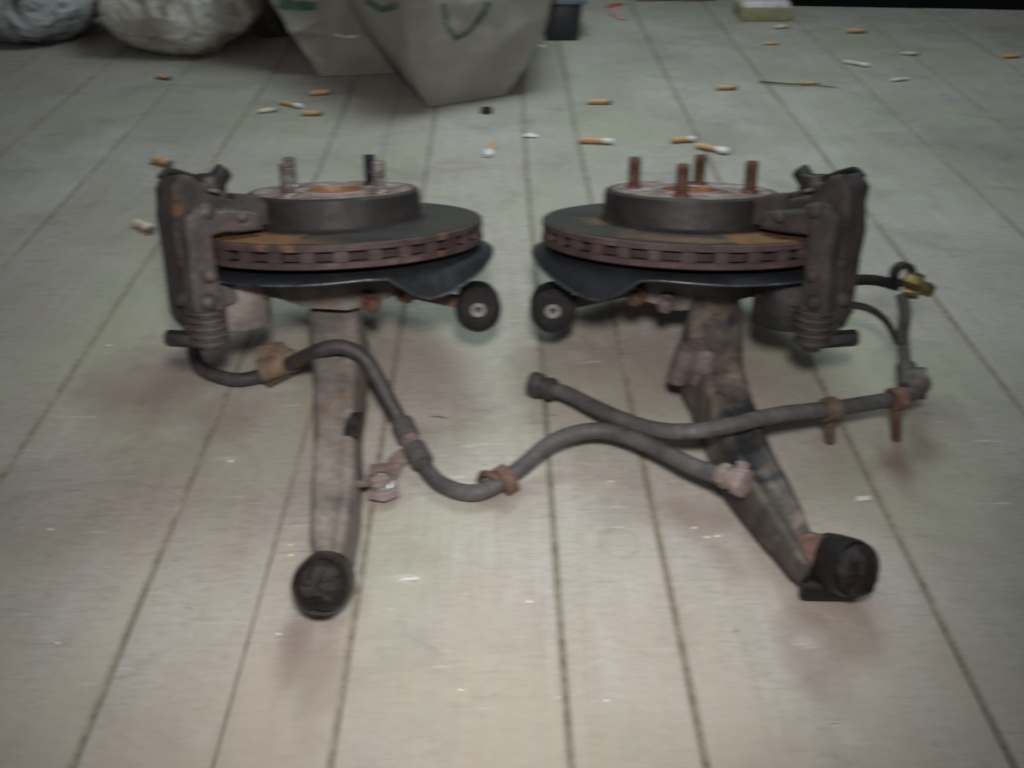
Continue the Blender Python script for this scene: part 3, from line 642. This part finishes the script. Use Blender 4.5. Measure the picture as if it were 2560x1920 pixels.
# ---------------------------------------------------------------- sacks and bags at the far side
def bvh_of(o):
    bm = bmesh.new(); bm.from_mesh(o.data); bmesh.ops.translate(bm, verts=bm.verts, vec=root_of(o).location); t = BVHTree.FromBMesh(bm); return t
def decal(o, parent, name, lines, w, m):
    """flat print or tape laid on the surface of o along sight-line points, one strip per line"""
    t = bvh_of(o); mb = MB()
    for ln in lines:
        pts = []
        for (x0, y0), (x1, y1) in zip(ln, ln[1:]):
            for i in range(8): pts.append((x0 + (x1 - x0) * i / 8, y0 + (y1 - y0) * i / 8))
        pts.append(ln[-1]); rows = []
        for i, (x, y) in enumerate(pts):
            xa, ya = pts[max(i - 1, 0)]; xb, yb = pts[min(i + 1, len(pts) - 1)]
            L = math.hypot(xb - xa, yb - ya) or 1; nx, ny = -(yb - ya) / L, (xb - xa) / L; ww = w * (0.6 + 0.5 * noise.noise((x * .06, y * .06, 1)) + .2)
            row = []
            for s in (-1, -.33, .33, 1):
                d = ray(x + nx * ww * s, y + ny * ww * s).normalized(); h = t.ray_cast(CPOS, d)
                row.append(h[0] - d * .0016 if h[0] else None)
            rows.append(row)
        v, f = [], []
        for a, b in zip(rows, rows[1:]):
            for j in range(3):
                q = [a[j], a[j + 1], b[j + 1], b[j]]
                if all(q): n = len(v); v += q; f.append((n, n + 1, n + 2, n + 3))
        if f: mb._add(v, f)
    return mb.build(name, m, parent)

def sack(label, base, name, levels, group, seed):
    """levels: (z, outline points); outline is rounded, wrinkled and closed on top"""
    root = thing(name, label, 'sack', base, group)
    rings = []; NP = 220
    def outline(pts):
        p = [V((a, b, 0)) for a, b in pts]; per = [];
        L = [(p[(i + 1) % len(p)] - p[i]).length for i in range(len(p))]; tot = sum(L)
        for j in range(NP):
            s = tot * j / NP; i = 0
            while s > L[i]: s -= L[i]; i += 1
            per.append(p[i].lerp(p[(i + 1) % len(p)], s / L[i]))
        sm = [(per[j - 1] + per[j] * 2 + per[(j + 1) % NP]) / 4 for j in range(NP)]
        return sm
    rc_ = random.Random(seed); cre = []
    for _ in range(46):  # creases: centre, direction, half length, depth
        cre.append((rc_.uniform(0, 1.3), rc_.uniform(.02, .34), rc_.uniform(-1.25, 1.25), rc_.uniform(.05, .15), rc_.choice((-1, -1, 1)) * rc_.uniform(.003, .009)))
    zs = [l[0] for l in levels]; ol = [outline(l[1]) for l in levels]; NZ = 84
    for kz in range(NZ + 1):
        z = zs[0] + (zs[-1] - zs[0]) * (kz / NZ) ** 1.3
        i = max(j for j in range(len(zs)) if zs[j] <= z + 1e-9); i = min(i, len(zs) - 2); t = (z - zs[i]) / (zs[i + 1] - zs[i])
        r = []
        for jj, (a, b) in enumerate(zip(ol[i], ol[i + 1])):
            q = a.lerp(b, t); q.z = z
            q += V((noise.noise((q.x * 7 + seed, q.y * 7, z * 5)), noise.noise((q.x * 7, q.y * 7 + seed, z * 5)), 0)) * .012 * min(1, z * 12)
            fd = 1 - abs(noise.noise((q.x * 5 + q.y * 3 + seed * 3, z * 9 - q.x * 6, seed))) * 2.6
            cn = V((q.x - root.location.x, q.y - root.location.y - .2, 0)); cn.normalize()
            q += cn * .005 * fd * min(1, z * 9)
            uu = jj / NP * 1.3; de = 0
            for cu, cz, an, hl, dp in cre:
                du, dzz = (uu - cu + .65) % 1.3 - .65, z - cz; t1 = du * math.cos(an) + dzz * math.sin(an); t2 = -du * math.sin(an) + dzz * math.cos(an)
                if abs(t1) < hl and abs(t2) < .05: de += dp * math.exp(-abs(t2) / .010) * (1 - (t1 / hl) ** 2)
            q += cn * de * min(1, z * 25)
            q += V((noise.noise((q.x * 26 + seed, q.y * 20, z * 12)), noise.noise((q.x * 20, q.y * 26 + seed, z * 14)), 0)) * .0055 * min(1, z * 12)
            r.append(q + V((0, 0, 0)))
        rings.append(r)
    mb = MB(); mb.loft(rings); o = mb.build('sack_cloth', M['sack'], root, smooth_deg=70)
    return root, o
def xy(x, y, h=0.0): q = P(x, y, h); return (q.x, q.y)
T = P(930, 232); k2 = kpx(T)
def at(px, dy): return ((px - 930) * k2 + T.x, T.y + dy)
GS = 'beige printed sacks standing at the far side'
s1, s1o = sack('large beige woven sack with green marks, its pointed bottom corner nearest', (T.x, T.y, 0), 'woven_sack', [
    (0.001, [at(924, 0), at(934, -.001), at(1000, .028), at(1092, .070), at(1085, .30), at(930, .30), at(905, .05)]),
    (0.03, [at(916, -.016), at(938, -.018), at(1010, .020), at(1115, .070), at(1110, .33), at(900, .33), at(876, .06)]),
    (0.11, [at(903, -.062), at(950, -.066), at(1040, .004), at(1172, .075), at(1160, .40), at(830, .40), at(800, .10)]),
    (0.21, [at(893, -.090), at(955, -.096), at(1050, -.004), at(1204, .07), at(1190, .42), at(775, .42), at(738, .12)]),
    (0.34, [at(893, -.070), at(955, -.076), at(1050, .0), at(1210, .08), at(1190, .42), at(760, .42), at(730, .14)]),
    (0.52, [at(925, .10), at(985, .10), at(1130, .16), at(1120, .34), at(840, .34), at(820, .18)])], GS, 3)
decal(s1o, s1o, 'green_print', [[(962, 48), (985, 84), (1012, 70), (1048, 26), (1056, 6)], [(958, 8), (964, 44)]], 6.5, M['green'])
decal(s1o, s1o, 'green_print', [[(792, 2), (824, 22), (858, 12)]], 8, M['green'])
T2 = P(690, 166); k3 = kpx(T2)
def at2(px, dy): return ((px - 690) * k3 + T2.x, T2.y + dy)
s2, s2o = sack('dull beige woven sack with a pale painted tape glint, half hidden by the large one', (T2.x, T2.y, 0), 'woven_sack', [
    (0.001, [at2(690, 0), at2(790, .01), at2(880, .03), at2(880, .26), at2(680, .26)]),
    (0.05, [at2(668, -.004), at2(790, .0), at2(895, .03), at2(895, .28), at2(655, .28)]),
    (0.16, [at2(606, .0), at2(780, -.012), at2(900, .03), at2(900, .3), at2(596, .3)]),
    (0.28, [at2(566, .01), at2(770, -.01), at2(900, .04), at2(900, .3), at2(560, .3)]),
    (0.44, [at2(600, .06), at2(770, .05), at2(860, .08), at2(860, .26), at2(600, .26)])], GS, 9)
decal(s2o, s2o, 'green_print', [[(600, 6), (640, 12), (682, 14)]], 12, M['green'])
decal(s2o, s2o, 'tape_scrap_or_glint', [[(722, 74), (750, 80), (772, 78)]], 4, M['foil'])  # white glint of clear tape drawn as a pale strip

def plastic_bag(label, name, px0, px1, ybase, hgt, m, seed, depth=.30, knot=True, dark=None):
    a, b = P(px0, ybase), P(px1, ybase); c = (a + b) / 2; w = (b - a).length / 2
    root = thing(name, label, 'bag', (c.x, c.y + depth * .5, 0), None)
    mb = MB(); NU, NVv = 200, 90; rings = []
    for i in range(1, NVv):
        th = math.pi * i / NVv; r = []
        for j in range(NU):
            ph = 2 * math.pi * j / NU
            x, y, z = math.sin(th) * math.cos(ph), math.sin(th) * math.sin(ph), -math.cos(th)
            x = math.copysign(abs(x) ** .8, x); y = math.copysign(abs(y) ** .8, y)
            n1 = noise.noise((x * 1.3 + seed, y * 1.6, z * 1.6)); n2 = 1 - abs(noise.noise((x * 3 + seed * 2, y * 3, z * 2.2))) * 2
            n3 = 1 - abs(noise.noise((x * 7 + seed, y * 7 + 3, z * 5))) * 2
            n4 = 1 - abs(noise.noise((x * 2.2 + seed * 4, y * 2.2, z * 1.2))) * 3
            k = 1 + .15 * n1 + .03 * n2 + .010 * n3 + .03 * n4 - .05 * math.exp(-abs(noise.noise((x * 2.6 + seed, y * 2.6, z * 1.3 + seed))) / .035) - .03 * math.exp(-abs(noise.noise((x * 4.4, y * 4.4 + seed, z * 2.0))) / .05)
            q = V((x * w * k, y * depth * .5 * k, 0)); zz = (z * k + 1) * .5 * hgt
            if z > .1: zz += .05 * hgt * n2
            fo = math.sin(ph * 11 + 3 * noise.noise((x * 2 + seed, y * 2, z * 2))) * (0.25 + .75 * max(0, z + .4)); q *= 1 + .022 * fo; zz += .014 * hgt * fo + .02 * hgt * n4
            zz = max(zz * 1.12 - .06 * hgt, .001 + .004 * (1 - abs(z)) * 0)
            r.append(V((c.x, c.y + depth * .5, 0)) + q + V((0, 0, zz)))
        rings.append(r)
    mb.loft(rings); o = mb.build('bag_film', m, root, smooth_deg=75)
    if knot:
        kb = MB(); top = V((c.x, c.y + depth * .5, hgt * .93))
        for s in range(5):
            g = rad(72 * s + seed * 20); kb.tube([top, top + V((math.cos(g) * .03, math.sin(g) * .03, .03)), top + V((math.cos(g) * .07, math.sin(g) * .07, .025))], [.014, .018, .006], 10)
        kb.rough(.006, 40); kb.build('bag_knot', m, root)
    return o
bagA = plastic_bag('big cloudy white plastic bag, slumped beside the beige sacks', 'plastic_bag', 200, 530, 138, .20, M['film'], 2.3, .34)
plastic_bag('bluish white plastic bag with a dark lump inside, at the left corner', 'plastic_bag', -130, 186, 112, .21, M['film2'], 5.1, .32)
plastic_bag('dark brown bag squeezed behind the two white plastic bags', 'brown_bag_or_shadow', 60, 380, 20, .34, M['brown_bag_or_shadow'], 8.2, .26, False)
plastic_bag('dark brown shape standing for the shadow between white bag and beige sack', 'brown_bag_or_shadow', 500, 650, 96, .34, M['brown_bag_or_shadow'], 3.7, .26, False)  # dark shape set where the sack's shadow fills the gap

hb = MB(); by = bagA.parent.location.y - .10
for pts, w in (([(238, 2), (290, 22), (380, 44)], .008), ([(300, -8), (370, 12), (452, 34)], .010), ([(400, -4), (440, 26), (500, 40)], .009), ([(215, 40), (250, 48), (300, 62)], .007)):
    hb.tube([PY(a, b, by + .05 * n) for n, (a, b) in enumerate(pts)], [w * .8, w, w * .5], 10)
hb.rough(.004, 45); hb.build('twisted_handle', M['film'], bagA.parent)

# black plastic tub beside the big sack
q = P(1213, 88); kb_ = kpx(q)
tubr = thing('plastic_tub', 'black plastic tub with slate blue rim, just right of the large sack', 'tub', (q.x, q.y, 0))
m = MB()
def rect(x0, x1, d0, d1, z): return [V((q.x + (x0 - 1213) * kb_, q.y + d0, z)), V((q.x + (x1 - 1213) * kb_, q.y + d0, z)), V((q.x + (x1 - 1213) * kb_, q.y + d1, z)), V((q.x + (x0 - 1213) * kb_, q.y + d1, z))]
m.loft([rect(1176, 1250, 0, .12, .001), rect(1198, 1256, .01, .13, .085)], .004)
m.build('tub_body', M['bin'], tubr)
m = MB(); m.loft([rect(1196, 1264, .004, .135, .0852), rect(1203, 1266, .006, .135, .097)], .003); m.build('tub_rim', M['bin_top'], tubr)

# little carton
q = P(1652, 47); kc = kpx(q)
cr = thing('carton', 'small yellowed carton with a shiny clear lid, near the dark gap', 'box', (q.x, q.y, 0))
def rc(w, d0, d1, z): return [q + V((-w, d0, z)), q + V((w, d0, z)), q + V((w, d1, z)), q + V((-w, d1, z))]
m = MB(); m.loft([rc(.064, 0, .10, .001), rc(.066, 0, .10, .034)], .003); m.build('carton_tray', M['carton'], cr)
m = MB(); m.loft([rc(.066, .001, .099, .0342), rc(.060, .008, .092, .050)], .005); m.build('carton_lid', M['foil'], cr)
for px, w, lab in ((1425, 50, 'flat brown card offcut at the far side, wider of the two'), (1512, 36, 'flat brown card offcut nearer the yellowed carton')):
    q = P(px, 4); m = MB(); kk = kpx(q)
    m.prism([(-w * kk, 0), (w * kk, .01), (w * kk * .9, .09), (-w * kk * .95, .08)], lambda a, b, t: q + V((a, b, t)), .0005, .014, .002)
    tag(m.build('card_offcut', M['brown_card'], origin=q), lab, 'cardboard')
def scrap(px, poly, lab, name, mm, cat, h=.0012):
    q = P(*px); m = MB(); kk = kpx(q)
    m.prism([(a * kk, b * kk) for a, b in poly], lambda a, b, t: q + V((a, b, t + .0015 * math.sin(a * 300))), .0006, .0006 + h, .0003, 1)
    tag(m.build(name, mm, origin=q), lab, cat)
scrap((1328, 14), [(-22, -14), (-4, -8), (24, 16), (8, 24), (-12, 6)], 'bright red scrap of tape at the far middle of the floor', 'tape_scrap_or_glint', M['red'], 'scrap', .003)
scrap((1333, 36), [(-16, 30), (-2, 34), (18, -26), (2, -32)], 'faded pinkish tape strip just in front of the red scrap', 'tape_scrap_or_glint', M['pale_red'], 'scrap')
scrap((1165, 100), [(-12, -10), (12, -8), (14, 8), (-8, 10)], 'tiny white paper chip below the black tub', 'paper_chip', M['paper'], 'scrap')
scrap((1148, 294), [(-16, -9), (10, -12), (16, 4), (2, 12), (-14, 8)], 'bluish white paper scrap alone on the middle board', 'paper_chip', M['paper'], 'scrap')
scrap((1863, 1078), [(-15, -6), (12, -8), (16, 5), (-10, 8)], 'white paper chip on the boards right of the greasy arm', 'paper_chip', M['paper'], 'scrap')
scrap((885, 1252), [(-20, -3), (18, -5), (20, 3), (-16, 5)], 'white flake on the boards right of the oily bush', 'paper_chip', M['paper'], 'scrap')
q = P(1051, 243); m = MB(); m.ring(q + V((0, 0, .005)), (0, 0, 1), [(.014, -.005), (.013, .004), (.007, .005), (.006, -.005)], 6); m.rough(.001, 60)
tag(m.build('dark_nut', M['dark_iron'], origin=q), 'small dark nut lying in front of the large sack', 'nut')
tw = MB(); tw.tube([P(1640, 176, .004), P(1700, 181, .005), P(1750, 183, .004), P(1808, 189, .003)], [.0022, .0018, .0016, .0008], 8)
tag(tw.build('twig', M['twig'], origin=P(1720, 182)), 'thin dry twig lying across the boards', 'twig')

# ---------------------------------------------------------------- cigarette butts
def butt_mesh(name, prof, m, seg=14):
    b = MB(); b.lathe(prof, lambda X, U, D: V((U, X, D)), seg); b.rough(.0013, 120)
    o = b.build(name, m); me = o.data; bpy.data.objects.remove(o); return me
RB = .0050
ME = {'filter': butt_mesh('filter', [(.0003, -.019), (RB * .9, -.0188), (RB, -.017), (RB * .97, 0), (RB, .008), (RB * .95, .0085)], M['filter']),
      'pale': butt_mesh('filter', [(.0003, -.019), (RB * .9, -.0188), (RB * .9, -.010), (RB * 1.02, 0), (RB * .9, .008), (RB * .8, .0085)], M['pale_filter']),
      'stub': butt_mesh('paper_stub', [(RB * .96, .0086), (RB * .98, .013), (RB * .90, .019), (RB * .6, .021), (.0003, .0205)], M['paper']),
      'big': butt_mesh('paper_stub', [(RB * .96, .0086), (RB * 1.25, .013), (RB * 1.3, .020), (RB * .7, .025), (.0003, .0235)], M['paper']),
      'ash': butt_mesh('burnt_tip', [(RB * .96, .0086), (RB * .9, .011), (RB * .5, .0135), (.0003, .013)], M['ash'])}
butts = [ # x, y, heading, size, filter, end, label
    (357, 171, -28, 1.0, 'filter', 'ash', 'orange cigarette butt just in front of the big cloudy plastic bag'),
    (698, 204, 14, 1.05, 'filter', 'ash', 'tan cigarette butt nearest the shadowed foot of the beige sacks'),
    (627, 229, -30, 1.0, 'filter', 'big', 'cigarette butt with crushed white end, in a loose trio left of the sacks'),
    (583, 242, 20, .9, 'pale', 'ash', 'pale soaked cigarette butt beside the white ended one'),
    (679, 249, -3, 1.0, 'filter', 'ash', 'thin orange cigarette butt lying level below the tan one'),
    (357, 357, -32, 1.2, 'filter', 'ash', 'cigarette butt touching the caliper top of the hub with grey studs'),
    (318, 498, -40, 1.2, 'pale', 'ash', 'pale cigarette butt beside the caliper of the hub with grey studs'),
    (1060, 326, 262, 1.0, 'filter', 'big', 'cigarette butt pointing its white end forward, between the two hubs'),
    (1300, 225, -3, 1.1, 'filter', 'ash', 'orange cigarette butt on the board right of the large sack'),
    (1286, 310, -8, 1.15, 'filter', 'stub', 'cigarette butt with short white tip, behind the brown studs on a seam'),
    (1474, 307, 8, 1.0, 'filter', 'stub', 'cigarette butt lying level left of the one with big white end'),
    (1534, 325, -34, 1.1, 'filter', 'big', 'cigarette butt with big white end right behind the brown studs'),
    (1573, 194, 4, 1.05, 'filter', 'ash', 'orange cigarette butt left of the dry twig'),
    (1690, 62, 12, .9, 'pale', 'ash', 'pale cigarette butt just in front of the yellowed carton'),
    (1668, 97, 2, .9, 'filter', 'ash', 'small cigarette butt second in front of the yellowed carton'),
    (1852, 72, -2, 1.1, 'filter', 'ash', 'long thin cigarette butt nearest the dark gap'),
    (1846, 141, -36, .95, 'pale', 'big', 'crumpled cigarette butt with dirty white end, right of the twig'),
    (1968, 120, -10, .9, 'pale', 'ash', 'flattened pale cigarette butt farthest to the right but one'),
    (1944, 175, 196, .85, 'pale', 'stub', 'stubby cigarette butt with whitish side, in front of the flattened one'),
    (1752, 184, -4, .9, 'filter', 'ash', 'brown cigarette butt lying against the twig'),
    (2186, 125, 6, 1.1, 'filter', 'ash', 'dull orange cigarette butt by the right edge of view'),
]
for x, y, hd, s, fk, en, lab in butts:
    q = P(x, y); o = thing('cigarette_butt', lab, 'cigarette butt', (q.x, q.y, RB * s * .98), 'cigarette butts scattered on the floor')
    o.rotation_euler = (0, 0, rad(hd)); s *= 1.14; o.scale = (s * random.uniform(1.0, 1.25), s * random.uniform(.9, 1.35), s * random.uniform(.7, 1.0)); o.location.z = RB * 1.15 * o.scale[2]
    for nm, me in (('filter', ME[fk]), ({'stub': 'paper_stub', 'big': 'paper_stub', 'ash': 'burnt_tip'}[en], ME[en])):
        c = bpy.data.objects.new(nm, me); COL.objects.link(c); c.parent = o

# grit on the near boards, its lamp glints painted as pale flakes
g = MB()
for x, y in ((110, 1143), (602, 1370), (1143, 1300), (995, 1491), (125, 1390), (628, 1199), (628, 1177), (1310, 1514), (1528, 1160), (1550, 1158), (1500, 1140), (498, 996), (235, 746), (1320, 1040)):
    q = P(x, y, .0012); a = random.uniform(0, 3)
    g._add([q + V((math.cos(a + t) * e, math.sin(a + t) * e * .6, z)) for z in (-.001, .0008) for t, e in ((0, .0022), (1.5, .0012), (3.1, .0022), (4.7, .0012))], [(0, 1, 2, 3), (4, 5, 6, 7), (0, 1, 5, 4), (1, 2, 6, 5), (2, 3, 7, 6), (3, 0, 4, 7)])
go = g.build('grit', mat('painted_glint_grit', (0.80, 0.66, 0.42), (0.88, 0.80, 0.62), None, 90, (0.3, 0.5), 0, 0.1))
go['kind'] = 'stuff'
